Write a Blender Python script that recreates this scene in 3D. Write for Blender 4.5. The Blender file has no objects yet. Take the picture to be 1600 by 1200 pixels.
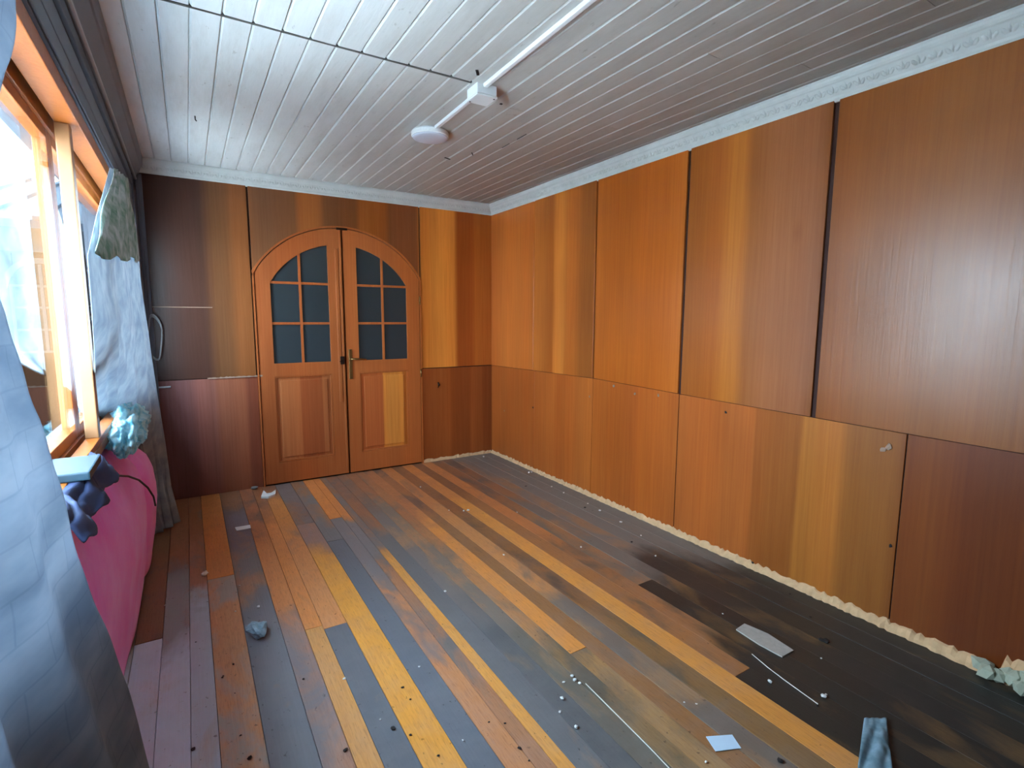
import bpy, bmesh, math, random
from mathutils import Vector, Matrix, noise as mnoise
random.seed(7)
C = bpy.context.scene.collection
SC = bpy.context.scene

# ------------------------------------------------------------------ camera
CAMX, CAMY, CAMZ = -2.4589, -4.3363, 1.30
YAW, PITCH, ROLL, FPX = 0.5544, 0.1252, 0.0039, 814.65
fw = Vector((math.sin(YAW)*math.cos(PITCH), math.cos(YAW)*math.cos(PITCH), -math.sin(PITCH)))
r_ = fw.cross(Vector((0, 0, 1))).normalized(); u_ = r_.cross(fw)
cr, sr = math.cos(ROLL), math.sin(ROLL)
RT = cr*r_ + sr*u_; UP = -sr*r_ + cr*u_
cam = bpy.data.cameras.new('camera'); cam.sensor_width = 36; cam.lens = FPX/1600*36
cam.clip_start = 0.02; cam.clip_end = 200
camo = bpy.data.objects.new('camera', cam); C.objects.link(camo)
m3 = Matrix((RT, UP, -fw)).transposed()
camo.matrix_world = Matrix.Translation((CAMX, CAMY, CAMZ)) @ m3.to_4x4()
SC.camera = camo

# ------------------------------------------------------------------ world, light, exposure
W = bpy.data.worlds.new('world'); SC.world = W; W.use_nodes = True
nt = W.node_tree; nt.nodes.clear()
out = nt.nodes.new('ShaderNodeOutputWorld'); bg = nt.nodes.new('ShaderNodeBackground')
tc = nt.nodes.new('ShaderNodeTexCoord'); sp = nt.nodes.new('ShaderNodeSeparateXYZ')
rp = nt.nodes.new('ShaderNodeValToRGB')
rp.color_ramp.elements[0].position = 0.0; rp.color_ramp.elements[0].color = (0.68, 0.85, 1.0, 1)
rp.color_ramp.elements[1].position = 0.7; rp.color_ramp.elements[1].color = (0.56, 0.77, 1.0, 1)
nt.links.new(tc.outputs['Generated'], sp.inputs[0]); nt.links.new(sp.outputs['Z'], rp.inputs[0])
nt.links.new(rp.outputs[0], bg.inputs[0]); bg.inputs[1].default_value = 9.0
nt.links.new(bg.outputs[0], out.inputs[0])
SC.view_settings.view_transform = 'Standard'; SC.view_settings.look = 'None'
SC.view_settings.gamma = 1; SC.view_settings.use_curve_mapping = False
SC.view_settings.exposure = 2.18
sl = bpy.data.lights.new('sun', 'SUN'); sl.energy = 9; sl.angle = .02; sl.color = (1, .96, .9)
so = bpy.data.objects.new('sun', sl); C.objects.link(so)
so.rotation_euler = Vector((-.22, -.16, -1)).to_track_quat('-Z', 'Y').to_euler()   # comes over the roof: it lights the ground outside, not the room

def portal(name, loc, rot, sx, sy):
    l = bpy.data.lights.new(name, 'AREA'); l.shape = 'RECTANGLE'; l.size = sx; l.size_y = sy
    l.cycles.is_portal = True
    o = bpy.data.objects.new(name, l); o.location = loc; o.rotation_euler = rot; C.objects.link(o)
portal('window_portal', (-2.9, -2.24, 1.42), (0, -math.pi/2, 0), 1.15, 4.0)

# ------------------------------------------------------------------ helpers
def srgb(c):
    return tuple([((v/255)/12.92 if v/255 <= .04045 else ((v/255+.055)/1.055)**2.4) for v in c]) + (1,)

def floor_at(px, py, z=0.0):
    d = fw + (px-800)/FPX*RT + (600-py)/FPX*UP
    t = (z-CAMZ)/d.z
    return Vector((CAMX, CAMY, CAMZ)) + d*t
def at_x(px, py, x):
    d = fw + (px-800)/FPX*RT + (600-py)/FPX*UP
    t = (x-CAMX)/d.x
    return Vector((CAMX, CAMY, CAMZ)) + d*t
def at_y(px, py, y):
    d = fw + (px-800)/FPX*RT + (600-py)/FPX*UP
    t = (y-CAMY)/d.y
    return Vector((CAMX, CAMY, CAMZ)) + d*t

def link(name, me, mat=None, parent=None, loc=(0, 0, 0)):
    o = bpy.data.objects.new(name, me); C.objects.link(o)
    if mat is not None and me is not None: me.materials.append(mat)
    o.location = loc
    if parent is not None: o.parent = parent
    return o
def obj(name, bm, mat, parent=None, smooth=False, origin=None):
    """one bmesh in world coordinates -> one object; its origin goes to the base of its bounds"""
    bmesh.ops.recalc_face_normals(bm, faces=bm.faces)
    if origin is None:
        xs = [v.co.x for v in bm.verts]; ys = [v.co.y for v in bm.verts]; zs = [v.co.z for v in bm.verts]
        origin = Vector(((min(xs)+max(xs))/2, (min(ys)+max(ys))/2, min(zs)))
    origin = Vector(origin)
    bmesh.ops.translate(bm, verts=bm.verts, vec=-origin)
    me = bpy.data.meshes.new(name); bm.to_mesh(me); bm.free()
    if smooth:
        for p in me.polygons: p.use_smooth = True
    po = Vector((0, 0, 0))
    p = parent
    while p is not None:
        po += Vector(p.location); p = p.parent
    return link(name, me, mat, parent, origin-po)
def empty(name, loc, parent=None):
    o = bpy.data.objects.new(name, None); C.objects.link(o); o.empty_display_size = .1
    o.location = loc
    if parent: o.parent = parent
    return o
def tag(o, label, cat, group=None, kind=None):
    o['label'] = label; o['category'] = cat
    if group: o['group'] = group
    if kind: o['kind'] = kind
    return o
def struct(o): o['kind'] = 'structure'; return o

def box(bm, x0, x1, y0, y1, z0, z1, bev=0.0):
    b = bmesh.new()
    bmesh.ops.create_cube(b, size=1)
    for v in b.verts:
        v.co = Vector(((x0+x1)/2+v.co.x*(x1-x0), (y0+y1)/2+v.co.y*(y1-y0), (z0+z1)/2+v.co.z*(z1-z0)))
    if bev: bmesh.ops.bevel(b, geom=b.edges[:], offset=bev, segments=2, affect='EDGES', profile=.6)
    merge(bm, b)
def merge(bm, b):
    me = bpy.data.meshes.new('tmp'); b.to_mesh(me); b.free(); bm.from_mesh(me); bpy.data.meshes.remove(me)
def prism(bm, pts, axis, a0, a1):
    """extrude a 2D polygon along an axis (0=x: pts (y,z); 1=y: pts (x,z); 2=z: pts (x,y))"""
    def P(p, a):
        return {0: (a, p[0], p[1]), 1: (p[0], a, p[1]), 2: (p[0], p[1], a)}[axis]
    v0 = [bm.verts.new(P(p, a0)) for p in pts]; v1 = [bm.verts.new(P(p, a1)) for p in pts]
    bm.faces.new(v0); bm.faces.new(v1[::-1]); n = len(pts)
    for i in range(n): bm.faces.new((v0[i], v0[(i+1) % n], v1[(i+1) % n], v1[i]))
def strip(bm, xs, lo, hi, y0, y1):
    """solid between lo(x) and hi(x), from y0 to y1"""
    rows = []
    for x in xs:
        rows.append([bm.verts.new((x, y, f(x))) for y in (y0, y1) for f in (lo, hi)])
    for a, b in zip(rows, rows[1:]):
        bm.faces.new((a[0], b[0], b[1], a[1])); bm.faces.new((a[2], a[3], b[3], b[2]))
        bm.faces.new((a[1], b[1], b[3], a[3])); bm.faces.new((a[0], a[2], b[2], b[0]))
    for r in (rows[0], rows[-1]): bm.faces.new((r[0], r[1], r[3], r[2]))
def tube(bm, pts, rad, seg=8):
    rings = []
    pts = [Vector(p) for p in pts]
    for i, p in enumerate(pts):
        t = (pts[min(i+1, len(pts)-1)]-pts[max(i-1, 0)]).normalized()
        a = t.cross(Vector((0, 0, 1)))
        if a.length < .05: a = t.cross(Vector((1, 0, 0)))
        a.normalize(); b = t.cross(a)
        rd = rad[i] if isinstance(rad, (list, tuple)) else rad
        rings.append([bm.verts.new(p+a*math.cos(k*2*math.pi/seg)*rd+b*math.sin(k*2*math.pi/seg)*rd) for k in range(seg)])
    for A, B in zip(rings, rings[1:]):
        for k in range(seg): bm.faces.new((A[k], A[(k+1) % seg], B[(k+1) % seg], B[k]))
    bm.faces.new(rings[0]); bm.faces.new(rings[-1][::-1])
def lathe(bm, prof, c, seg=40):
    rings = []
    for r, z in prof:
        rings.append([bm.verts.new((c[0]+r*math.cos(k*2*math.pi/seg), c[1]+r*math.sin(k*2*math.pi/seg), z)) for k in range(seg)])
    for A, B in zip(rings, rings[1:]):
        for k in range(seg): bm.faces.new((A[k], A[(k+1) % seg], B[(k+1) % seg], B[k]))
    bm.faces.new(rings[0]); bm.faces.new(rings[-1][::-1])
def lerp(tab, t):
    if t <= tab[0][0]: return tab[0][1:] if len(tab[0]) > 2 else tab[0][1]
    for a, b in zip(tab, tab[1:]):
        if t <= b[0]:
            k = (t-a[0])/(b[0]-a[0])
            r = [a[i]+(b[i]-a[i])*k for i in range(1, len(a))]
            return r if len(r) > 1 else r[0]
    return tab[-1][1:] if len(tab[0]) > 2 else tab[-1][1]

RY = -6.1          # rear wall
# ------------------------------------------------------------------ materials
class NT:
    def __init__(s, name):
        s.m = bpy.data.materials.new(name); s.m.use_nodes = True; s.t = s.m.node_tree
        s.b = s.t.nodes['Principled BSDF']; s.out = s.t.nodes['Material Output']
    def n(s, typ, **k):
        q = s.t.nodes.new('ShaderNode'+typ)
        for a, b in k.items(): setattr(q, a, b)
        return q
    def l(s, a, b): s.t.links.new(a, b)
    def pos(s, scale=(1, 1, 1), loc=(0, 0, 0)):
        g = s.n('NewGeometry'); mp = s.n('Mapping'); mp.inputs['Scale'].default_value = scale; mp.inputs['Location'].default_value = loc
        s.l(g.outputs['Position'], mp.inputs['Vector']); return mp.outputs[0]
    def noise(s, scale, vec=(1, 1, 1), detail=3, rough=.55, dist=0, loc=(0, 0, 0)):
        q = s.n('TexNoise'); q.inputs['Scale'].default_value = scale; q.inputs['Detail'].default_value = detail
        q.inputs['Roughness'].default_value = rough; q.inputs['Distortion'].default_value = dist
        s.l(s.pos(vec, loc), q.inputs['Vector']); return q.outputs['Fac']
    def rng(s, v, a, b, c=0, d=1):
        q = s.n('MapRange'); q.inputs[1].default_value = a; q.inputs[2].default_value = b
        q.inputs[3].default_value = c; q.inputs[4].default_value = d; s.l(v, q.inputs[0]); return q.outputs[0]
    def mix(s, fac, a, b, mode='MIX'):
        q = s.n('Mix', data_type='RGBA', blend_type=mode)
        for i, v in ((0, fac), (6, a), (7, b)):
            if isinstance(v, (int, float, tuple)): q.inputs[i].default_value = v
            else: s.l(v, q.inputs[i])
        return q.outputs[2]
    def ramp(s, v, stops, interp='LINEAR'):
        q = s.n('ValToRGB'); q.color_ramp.interpolation = interp
        e = q.color_ramp.elements
        while len(e) < len(stops): e.new(.5)
        for i, (p, c) in enumerate(stops): e[i].position = p; e[i].color = c if len(c) == 4 else tuple(c)+(1,)
        s.l(v, q.inputs[0]); return q.outputs[0]
    def bump(s, h, dist, strength=1.0):
        q = s.n('Bump'); q.inputs['Distance'].default_value = dist; q.inputs['Strength'].default_value = strength
        s.l(h, q.inputs['Height'])
        if s.b.inputs['Normal'].is_linked: s.l(s.b.inputs['Normal'].links[0].from_socket, q.inputs['Normal'])
        s.l(q.outputs[0], s.b.inputs['Normal'])
    def col(s, c): s.l(c, s.b.inputs['Base Color']) if not isinstance(c, tuple) else setattr(s.b.inputs['Base Color'], 'default_value', c)
    def rough(s, v):
        if isinstance(v, (int, float)): s.b.inputs['Roughness'].default_value = v
        else: s.l(v, s.b.inputs['Roughness'])

def plain(name, c, rough=.6, metal=0, var=.12, nscale=30, bump=0, spec=.5):
    k = NT(name); k.b.inputs['Specular IOR Level'].default_value = spec; f = k.noise(nscale)
    a = tuple(v*(1-var) for v in c[:3])+(1,); b = tuple(min(1, v*(1+var)) for v in c[:3])+(1,)
    k.col(k.mix(f, a, b)); k.rough(rough); k.b.inputs['Metallic'].default_value = metal
    if bump: k.bump(f, bump)
    return k.m

def veneer(name, axis, lo, hi, bands, rough=.3, wav=.004, gscale=1.0, spec=.28):
    """varnished plywood: vertical veneer leaves; bands = [(coord, sRGB colour)] soft-stepped along the wall"""
    k = NT(name)
    g = k.n('NewGeometry'); sp = k.n('SeparateXYZ'); k.l(g.outputs['Position'], sp.inputs[0])
    wob = k.noise(1.2, (1, 1, .5), 2)
    w = k.n('MapRange'); w.inputs[1].default_value = 0; w.inputs[2].default_value = 1; w.inputs[3].default_value = -.012; w.inputs[4].default_value = .012
    k.l(wob, w.inputs[0]); ad = k.n('Math', operation='ADD'); k.l(sp.outputs[axis], ad.inputs[0]); k.l(w.outputs[0], ad.inputs[1])
    t = k.rng(ad.outputs[0], lo, hi)
    base = k.ramp(t, [((p-lo)/(hi-lo), srgb(c)) for p, c in bands][:32])
    vg = (24, 24, .55)
    grain = k.noise(gscale*3, vg, 6, .65, .4)
    c = k.mix(k.rng(grain, .3, .75), base, (.80, .70, .62, 1), 'MULTIPLY')
    leaf = k.noise(1, (5.5, 5.5, .12), 1)
    c = k.mix(k.rng(leaf, .35, .65, 0, .55), c, (1.25, 1.12, .95, 1), 'MULTIPLY')
    cloud = k.noise(1.9, (1, 1, .6), 1)
    c = k.mix(k.rng(cloud, .45, .8, 0, .45), c, (.66, .62, .62, 1), 'MULTIPLY')
    kn = k.n('TexVoronoi'); kn.inputs['Scale'].default_value = 1.6; k.l(k.pos((1, 1, .45), (3, 5, 2)), kn.inputs['Vector'])
    c = k.mix(k.rng(kn.outputs['Distance'], .05, .0, 0, .35), c, (.5, .34, .25, 1), 'MULTIPLY')
    k.col(c)
    r = k.noise(5, (1, 1, .5), 4); k.rough(k.rng(r, .2, .8, rough*.9, rough*1.15))
    k.bump(k.noise(2.2, (1, 1, .35), 1), wav); k.bump(grain, .0006)
    k.b.inputs['Specular IOR Level'].default_value = spec
    return k.m

def plank_mat(name, segs, seed=0, rough=.36):
    """floor board: warm wood worn through to grey in patches; segs along the board = (y_far, y_near, wood, grey, wear, dust)"""
    k = NT(name)
    loc = (seed*3.7, seed*1.3, 0)
    g = k.n('NewGeometry'); sp = k.n('SeparateXYZ'); k.l(g.outputs['Position'], sp.inputs[0])
    wob = k.rng(k.noise(2.2, (2, 1, 1), 4, .6, .3, loc), .25, .75, -.22, .22)
    ad = k.n('Math', operation='ADD'); k.l(sp.outputs[1], ad.inputs[0]); k.l(wob, ad.inputs[1])
    t = k.rng(ad.outputs[0], RY, 0)
    def along(f):
        st = []
        for n_, q in enumerate(reversed(segs)):
            a, b = q[1], q[0]; h = min(.14, (b-a)*.3)
            st.append(((a+h-RY)/-RY, f(q))); st.append(((b-h-RY)/-RY, f(q)))
        return k.ramp(t, st)
    wood = along(lambda q: srgb(q[2])); grey = along(lambda q: srgb(q[3]))
    wear = along(lambda q: (q[4],)*3+(1,)); dust = along(lambda q: (q[5],)*3+(1,))
    grain = k.noise(6, (22, .8, 1), 6, .65, .3, loc)
    wd = k.mix(k.rng(grain, .35, .8), k.mix(.12, wood, (1, .50, .14, 1)), (.82, .72, .62, 1), 'MULTIPLY')
    wd = k.mix(k.rng(k.noise(40, (6, .5, 1), 3, .6, 0, loc), .52, .7, 0, .5), wd, (.5, .38, .3, 1), 'MULTIPLY')
    gg = k.mix(k.rng(grain, .25, .8), grey, (.90, .88, .86, 1), 'MULTIPLY')
    pt = k.noise(2.1, (2.2, .9, 1), 6, .62, .5, loc)
    th = k.n('Math', operation='MULTIPLY_ADD'); k.l(wear, th.inputs[0]); th.inputs[1].default_value = .5; k.l(pt, th.inputs[2])   # pt + .5*wear
    c = k.mix(k.rng(th.outputs[0], .68, .82), wd, gg)
    d = k.noise(9, (1, 1, 1), 5, .7, .2, loc)
    dm = k.n('Math', operation='MULTIPLY'); k.l(k.rng(d, .42, .75, .1, 1), dm.inputs[0]); k.l(dust, dm.inputs[1])
    c = k.mix(dm.outputs[0], c, srgb((160, 154, 148)))
    s_ = k.noise(55, (1, .7, 1), 3, .6, 0, loc)
    c = k.mix(k.rng(s_, .66, .72, 0, .7), c, (.25, .2, .18, 1), 'MULTIPLY')
    k.col(c)
    k.rough(k.rng(d, .3, .7, rough*.85, rough*1.5))
    k.bump(k.noise(3, (1, .6, 1), 3, .5, 0, loc), .003); k.bump(grain, .0008)
    return k.m

# bands of veneer along each wall, as the sheets are coloured, some dark ends holding painted shade
def soft(seq, e=.006):
    out = []
    for (a, c), nxt in zip(seq, seq[1:]+[None]):
        out.append((a+(e if out else 0), c))
        if nxt: out.append((nxt[0]-e, c))
    return out
M = {}
M['right_upper'] = veneer('varnished_plywood_right_upper', 1, -6.1, 0.05, [
    (-6.1, (130, 72, 28)), (-3.9, (134, 76, 30)), (-3.5, (146, 88, 40)), (-3.12, (144, 82, 34)), (-3.04, (134, 74, 30)),
    (-2.98, (150, 92, 58)), (-2.80, (156, 98, 62)), (-2.66, (160, 94, 46)), (-2.62, (190, 112, 46)), (-2.56, (196, 118, 48)), (-2.48, (168, 94, 38)),
    (-2.28, (162, 90, 36)), (-2.24, (196, 108, 40)), (-2.12, (184, 98, 34)), (-1.62, (184, 98, 34)), (-1.50, (188, 102, 38)),
    (-1.46, (150, 86, 38)), (-1.33, (164, 92, 38)), (-1.29, (180, 100, 40)), (-1.16, (190, 106, 42)), (-1.11, (214, 130, 56)), (-1.02, (212, 126, 52)), (-.98, (170, 92, 36)),
    (-.74, (198, 116, 50)), (-.70, (196, 110, 48)), (-.30, (206, 118, 52)), (-.02, (190, 106, 48))], spec=.34)
M['right_lower'] = veneer('varnished_plywood_right_lower', 1, -6.1, 0.05, [
    (-6.1, (106, 50, 14)), (-3.62, (110, 52, 14)), (-3.52, (130, 68, 22)), (-3.42, (126, 64, 22)), (-3.40, (142, 86, 36)), (-3.20, (150, 90, 36)), (-3.18, (176, 106, 42)), (-3.00, (178, 108, 42)),  # near end: darker sheet, deepened with painted shade for the weak light there
    (-2.98, (150, 86, 34)), (-2.76, (156, 88, 38)), (-2.73, (180, 98, 42)), (-2.30, (182, 98, 42)), (-2.24, (176, 94, 38)), (-1.95, (188, 100, 38)), (-1.92, (176, 92, 36)),
    (-1.50, (182, 98, 38)), (-1.46, (190, 106, 44)), (-1.05, (176, 92, 38)), (-1.02, (186, 102, 44)), (-.74, (176, 94, 40)), (-.02, (174, 94, 42))], rough=.38)
M['back_upper'] = veneer('varnished_plywood_back_upper', 0, -2.75, 0.05, [
    (-2.75, (64, 42, 38)), (-2.34, (74, 48, 40)), (-2.27, (108, 70, 44)), (-2.18, (116, 74, 46)), (-2.13, (136, 84, 48)), (-2.05, (134, 82, 46)),  # left corner bands darkened, the corner's shade put into the veneer
    (-2.0, (128, 84, 56)), (-1.72, (124, 80, 52)), (-1.68, (164, 98, 50)), (-1.55, (168, 100, 50)), (-1.50, (126, 76, 44)), (-1.26, (128, 76, 42)), (-1.22, (168, 96, 42)), (-1.02, (160, 88, 38)), (-.98, (136, 78, 44)), (-.75, (140, 82, 48)),
    (-.70, (206, 122, 50)), (-.50, (238, 152, 66)), (-.40, (230, 142, 60)), (-.36, (166, 84, 34)), (-.22, (172, 88, 36)), (-.18, (194, 108, 44)), (-.02, (184, 100, 42))], spec=.22)
M['back_lower'] = veneer('varnished_plywood_back_lower', 0, -2.75, 0.05, [
    (-2.75, (116, 76, 78)), (-2.47, (116, 76, 74)), (-2.42, (136, 86, 78)), (-2.33, (138, 86, 74)), (-2.28, (150, 90, 66)), (-2.12, (152, 90, 64)), (-2.10, (130, 72, 54)), (-2.04, (130, 70, 50)),
    (-.72, (156, 84, 40)), (-.45, (162, 88, 40)), (-.43, (146, 76, 34)), (-.25, (150, 78, 36)), (-.23, (166, 90, 42)), (-.12, (160, 86, 40)), (-.1, (146, 76, 36)), (-.02, (140, 74, 36))], rough=.4, spec=.22)
M['door'] = veneer('varnished_door_timber', 0, -2.1, -.7, [(-2.1, (170, 94, 52)), (-1.8, (170, 92, 48)), (-1.4, (184, 104, 56)), (-1.2, (188, 108, 58)), (-.7, (184, 102, 50))], rough=.36, wav=.001, spec=.2)
M['door_panel'] = veneer('varnished_door_panel', 0, -2.0, -.8, [
    (-2.0, (186, 112, 66)), (-1.735, (184, 108, 64)), (-1.73, (164, 88, 50)), (-1.57, (160, 86, 48)), (-1.565, (180, 106, 62)), (-1.4, (180, 106, 62)),
    (-1.3, (196, 108, 58)), (-1.075, (190, 102, 54)), (-1.07, (228, 146, 66)), (-.90, (226, 144, 64)), (-.895, (190, 112, 50)), (-.8, (190, 110, 50))], rough=.36, wav=.001, spec=.2)
M['backing'] = plain('dark_gap_timber', srgb((52, 20, 10)), .8)
M['ledge'] = plain('torn_veneer_edge', srgb((150, 120, 100)), .7)

def paint_ceiling():
    k = NT('aged_white_ceiling_paint')
    g = k.n('NewGeometry'); sp = k.n('SeparateXYZ'); k.l(g.outputs['Position'], sp.inputs[0])
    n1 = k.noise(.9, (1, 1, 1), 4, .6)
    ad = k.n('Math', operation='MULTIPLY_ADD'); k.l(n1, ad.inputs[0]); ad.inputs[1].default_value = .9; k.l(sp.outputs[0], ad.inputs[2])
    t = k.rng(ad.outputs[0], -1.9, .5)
    c = k.ramp(t, [(0, srgb((228, 232, 234))), (.4, srgb((192, 191, 188))), (.8, srgb((166, 160, 152))), (1, srgb((150, 144, 136)))])  # right end stained brownish; left end lightened to paint in window light
    c = k.mix(k.rng(k.noise(5, (4, .7, 1), 5, .65), .45, .75, 0, .5), c, (.74, .71, .68, 1), 'MULTIPLY')
    c = k.mix(k.rng(k.noise(26, (1.5, .5, 1), 3), .68, .75, 0, .45), c, (.45, .42, .38, 1), 'MULTIPLY')
    k.col(c); k.rough(.5); k.bump(k.noise(30, (3, .4, 1), 3), .0007)
    return k.m
M['ceiling'] = paint_ceiling()
M['ceiling_gap'] = plain('ceiling_void_dark', srgb((84, 82, 80)), .9)
M['cornice'] = plain('cornice_white_paint', srgb((196, 198, 196)), .6, 0, .14, 14)
M['cornice_grey'] = plain('cornice_shaded_paint', srgb((120, 122, 128)), .6, 0, .15, 6)  # left cornice, its backlit shade painted in as grey
M['grey_paint'] = plain('grey_painted_board', srgb((84, 88, 98)), .55, 0, .2, 5)
M['plaster'] = plain('broken_plaster_residue', srgb((212, 168, 124)), .9, 0, .25, 25, .004)
M['subfloor'] = plain('subfloor_dark', srgb((40, 32, 28)), .9)
M['pine'] = veneer('orange_varnished_pine', 1, -6, 0, [(-6, (168, 92, 32)), (-3, (170, 96, 36)), (0, (164, 90, 34))], rough=.4, wav=.0005)
M['pine_worn'] = plain('worn_pine_rail', srgb((150, 104, 66)), .45, 0, .25, 8)
M['white_plastic'] = plain('white_plastic', srgb((226, 228, 230)), .35, 0, .03)
M['white_diffuser'] = plain('lamp_diffuser_off', srgb((206, 212, 226)), .4, 0, .02)
M['brass'] = plain('tarnished_brass', srgb((150, 116, 70)), .35, .9)
M['dark_metal'] = plain('dark_metal', srgb((60, 44, 34)), .45, .8)
M['steel'] = plain('dull_steel', srgb((170, 172, 176)), .35, .9)
M['black_rubber'] = plain('black_cable_sheath', srgb((28, 30, 44)), .45)
M['grey_cable'] = plain('grey_cable_sheath', srgb((150, 150, 152)), .5)
M['teal_box'] = plain('blue_grey_plastic', srgb((40, 64, 76)), .45)
M['navy'] = plain('dark_navy_fabric', srgb((42, 52, 84)), .8, 0, .3, 12)
M['white_scrap'] = plain('white_scrap', srgb((225, 222, 216)), .7)
M['blue_card'] = plain('pale_blue_card', srgb((196, 216, 232)), .5, 0, .04)
M['pale_strip'] = plain('pale_splintered_wood', srgb((176, 166, 154)), .8, 0, .2, 60)
M['dark_chip'] = plain('dark_dirt_chip', srgb((34, 28, 26)), .9)
M['stone'] = plain('blue_grey_rubble', srgb((130, 150, 160)), .8, 0, .35, 60, .004)
M['soil'] = plain('pale_concrete_yard', srgb((190, 190, 186)), .95, 0, .12, 3)
M['roof_metal'] = plain('weathered_metal_roof', srgb((34, 42, 50)), .8, .0, .2, 3, 0, .08)
M['soffit'] = plain('pale_blue_soffit_paint', srgb((176, 206, 220)), .6, 0, .05, 3)
M['shed_wall'] = plain('brown_timber_cladding', srgb((30, 19, 15)), .9, 0, .25, 4, 0, .03)
M['shed_dark'] = plain('dark_window_void', srgb((12, 12, 16)), .5, 0, .1, 30, 0, .1)

def glass(name, tint=(.93, .97, .98, 1), rough=.0):
    k = NT(name); k.t.nodes.remove(k.b)
    tr = k.n('BsdfTransparent'); tr.inputs[0].default_value = tint
    gl = k.n('BsdfGlossy'); gl.inputs['Roughness'].default_value = rough
    lw = k.n('LayerWeight'); pw = k.n('Math', operation='POWER'); pw.inputs[1].default_value = 5
    k.l(lw.outputs['Facing'], pw.inputs[0])
    mx = k.n('MixShader'); k.l(k.rng(pw.outputs[0], 0, 1, .03, .9), mx.inputs[0]); k.l(tr.outputs[0], mx.inputs[1]); k.l(gl.outputs[0], mx.inputs[2])
    k.l(mx.outputs[0], k.out.inputs[0]); return k.m
M['glass'] = glass('window_glass')
def door_glass():
    k = NT('frosted_dark_door_glass'); f = k.noise(40, (1, 1, 1), 4)
    c = k.mix(k.noise(1.4), srgb((42, 52, 58)), srgb((46, 52, 52))); k.col(c); k.rough(.42)
    k.bump(f, .0008); return k.m
M['door_glass'] = door_glass()
def fabric(name, c1, c2, transl=.4, scale=40, alpha=1.0, sx=(1, 1, 1)):
    k = NT(name); f = k.noise(scale, sx, 4)
    c = k.mix(k.rng(f, .35, .65), c1, c2); k.col(c); k.rough(.85)
    tl = k.n('BsdfTranslucent'); k.l(c, tl.inputs[0])
    mx = k.n('MixShader'); mx.inputs[0].default_value = transl; k.l(k.b.outputs[0], mx.inputs[1]); k.l(tl.outputs[0], mx.inputs[2])
    last = mx.outputs[0]
    if alpha < 1:
        tr = k.n('BsdfTransparent'); m2 = k.n('MixShader'); m2.inputs[0].default_value = 1-alpha
        k.l(last, m2.inputs[1]); k.l(tr.outputs[0], m2.inputs[2]); last = m2.outputs[0]
    k.l(last, k.out.inputs[0]); k.bump(f, .001)
    return k.m
M['sheer'] = fabric('white_curtain_cloth', srgb((172, 180, 186)), srgb((138, 150, 162)), .22, 12, .9)
def weave(m):
    t = m.node_tree; mp = t.nodes.new('ShaderNodeMapping'); g = t.nodes.new('ShaderNodeNewGeometry'); sp = t.nodes.new('ShaderNodeSeparateXYZ'); cb = t.nodes.new('ShaderNodeCombineXYZ')
    t.links.new(g.outputs['Position'], sp.inputs[0]); t.links.new(sp.outputs['Y'], cb.inputs['X']); t.links.new(sp.outputs['Z'], cb.inputs['Y'])
    br = t.nodes.new('ShaderNodeTexBrick'); br.inputs['Scale'].default_value = 1; br.inputs['Brick Width'].default_value = .11; br.inputs['Row Height'].default_value = .06; br.inputs['Mortar Size'].default_value = .0022; br.inputs['Mortar Smooth'].default_value = .6
    br.inputs['Color1'].default_value = (1, 1, 1, 1); br.inputs['Color2'].default_value = (.93, .95, .97, 1); br.inputs['Mortar'].default_value = (.84, .87, .9, 1)
    t.links.new(cb.outputs[0], br.inputs['Vector'])
    b = t.nodes['Principled BSDF']; src = b.inputs['Base Color'].links[0].from_socket
    mx = t.nodes.new('ShaderNodeMix'); mx.data_type = 'RGBA'; mx.blend_type = 'MULTIPLY'; mx.inputs[0].default_value = 1
    t.links.new(src, mx.inputs[6]); t.links.new(br.outputs['Color'], mx.inputs[7])
    for n in t.nodes:
        if n.bl_idname in ('ShaderNodeBsdfTranslucent', 'ShaderNodeBsdfPrincipled'): t.links.new(mx.outputs[2], n.inputs[0])
    return m
M['near_sheer'] = fabric('pale_near_curtain_cloth', srgb((146, 154, 164)), srgb((116, 128, 142)), .36, 5, .92, (1, 1, 3))
M['near_sheer'] = weave(M['near_sheer'])
M['lace'] = fabric('lace_with_faded_green_flowers', srgb((222, 228, 226)), srgb((130, 168, 148)), .35, 16)
M['thread'] = plain('white_thread', srgb((220, 214, 200)), .8)
def pink():
    k = NT('pink_plush_upholstery')
    c = k.mix(k.rng(k.noise(4, (1, 1, 1), 5), .35, .7), srgb((246, 100, 206)), srgb((250, 150, 226)))
    k.col(c); k.rough(.8); k.b.inputs['Sheen Weight'].default_value = .25; k.b.inputs['Sheen Tint'].default_value = (1, .85, .95, 1)
    k.bump(k.noise(9, (1, 1, 1), 4), .008); return k.m
M['pink'] = pink()
M['crumple'] = fabric('pale_turquoise_crumpled_cloth', srgb((222, 244, 246)), srgb((120, 200, 220)), .35, 26)

# ------------------------------------------------------------------ floor
ZB, RY = -.05, -6.1          # slab bottom, rear wall
bm = bmesh.new(); box(bm, -2.96, .02, RY, .25, ZB-.05, -.026)
floor = struct(obj('floor', bm, M['subfloor']))
OR, GR, BR, RB, DK = (222, 140, 66), (120, 116, 114), (150, 110, 82), (168, 100, 70), (74, 70, 60)
PALE = (214, 160, 104)
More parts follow.
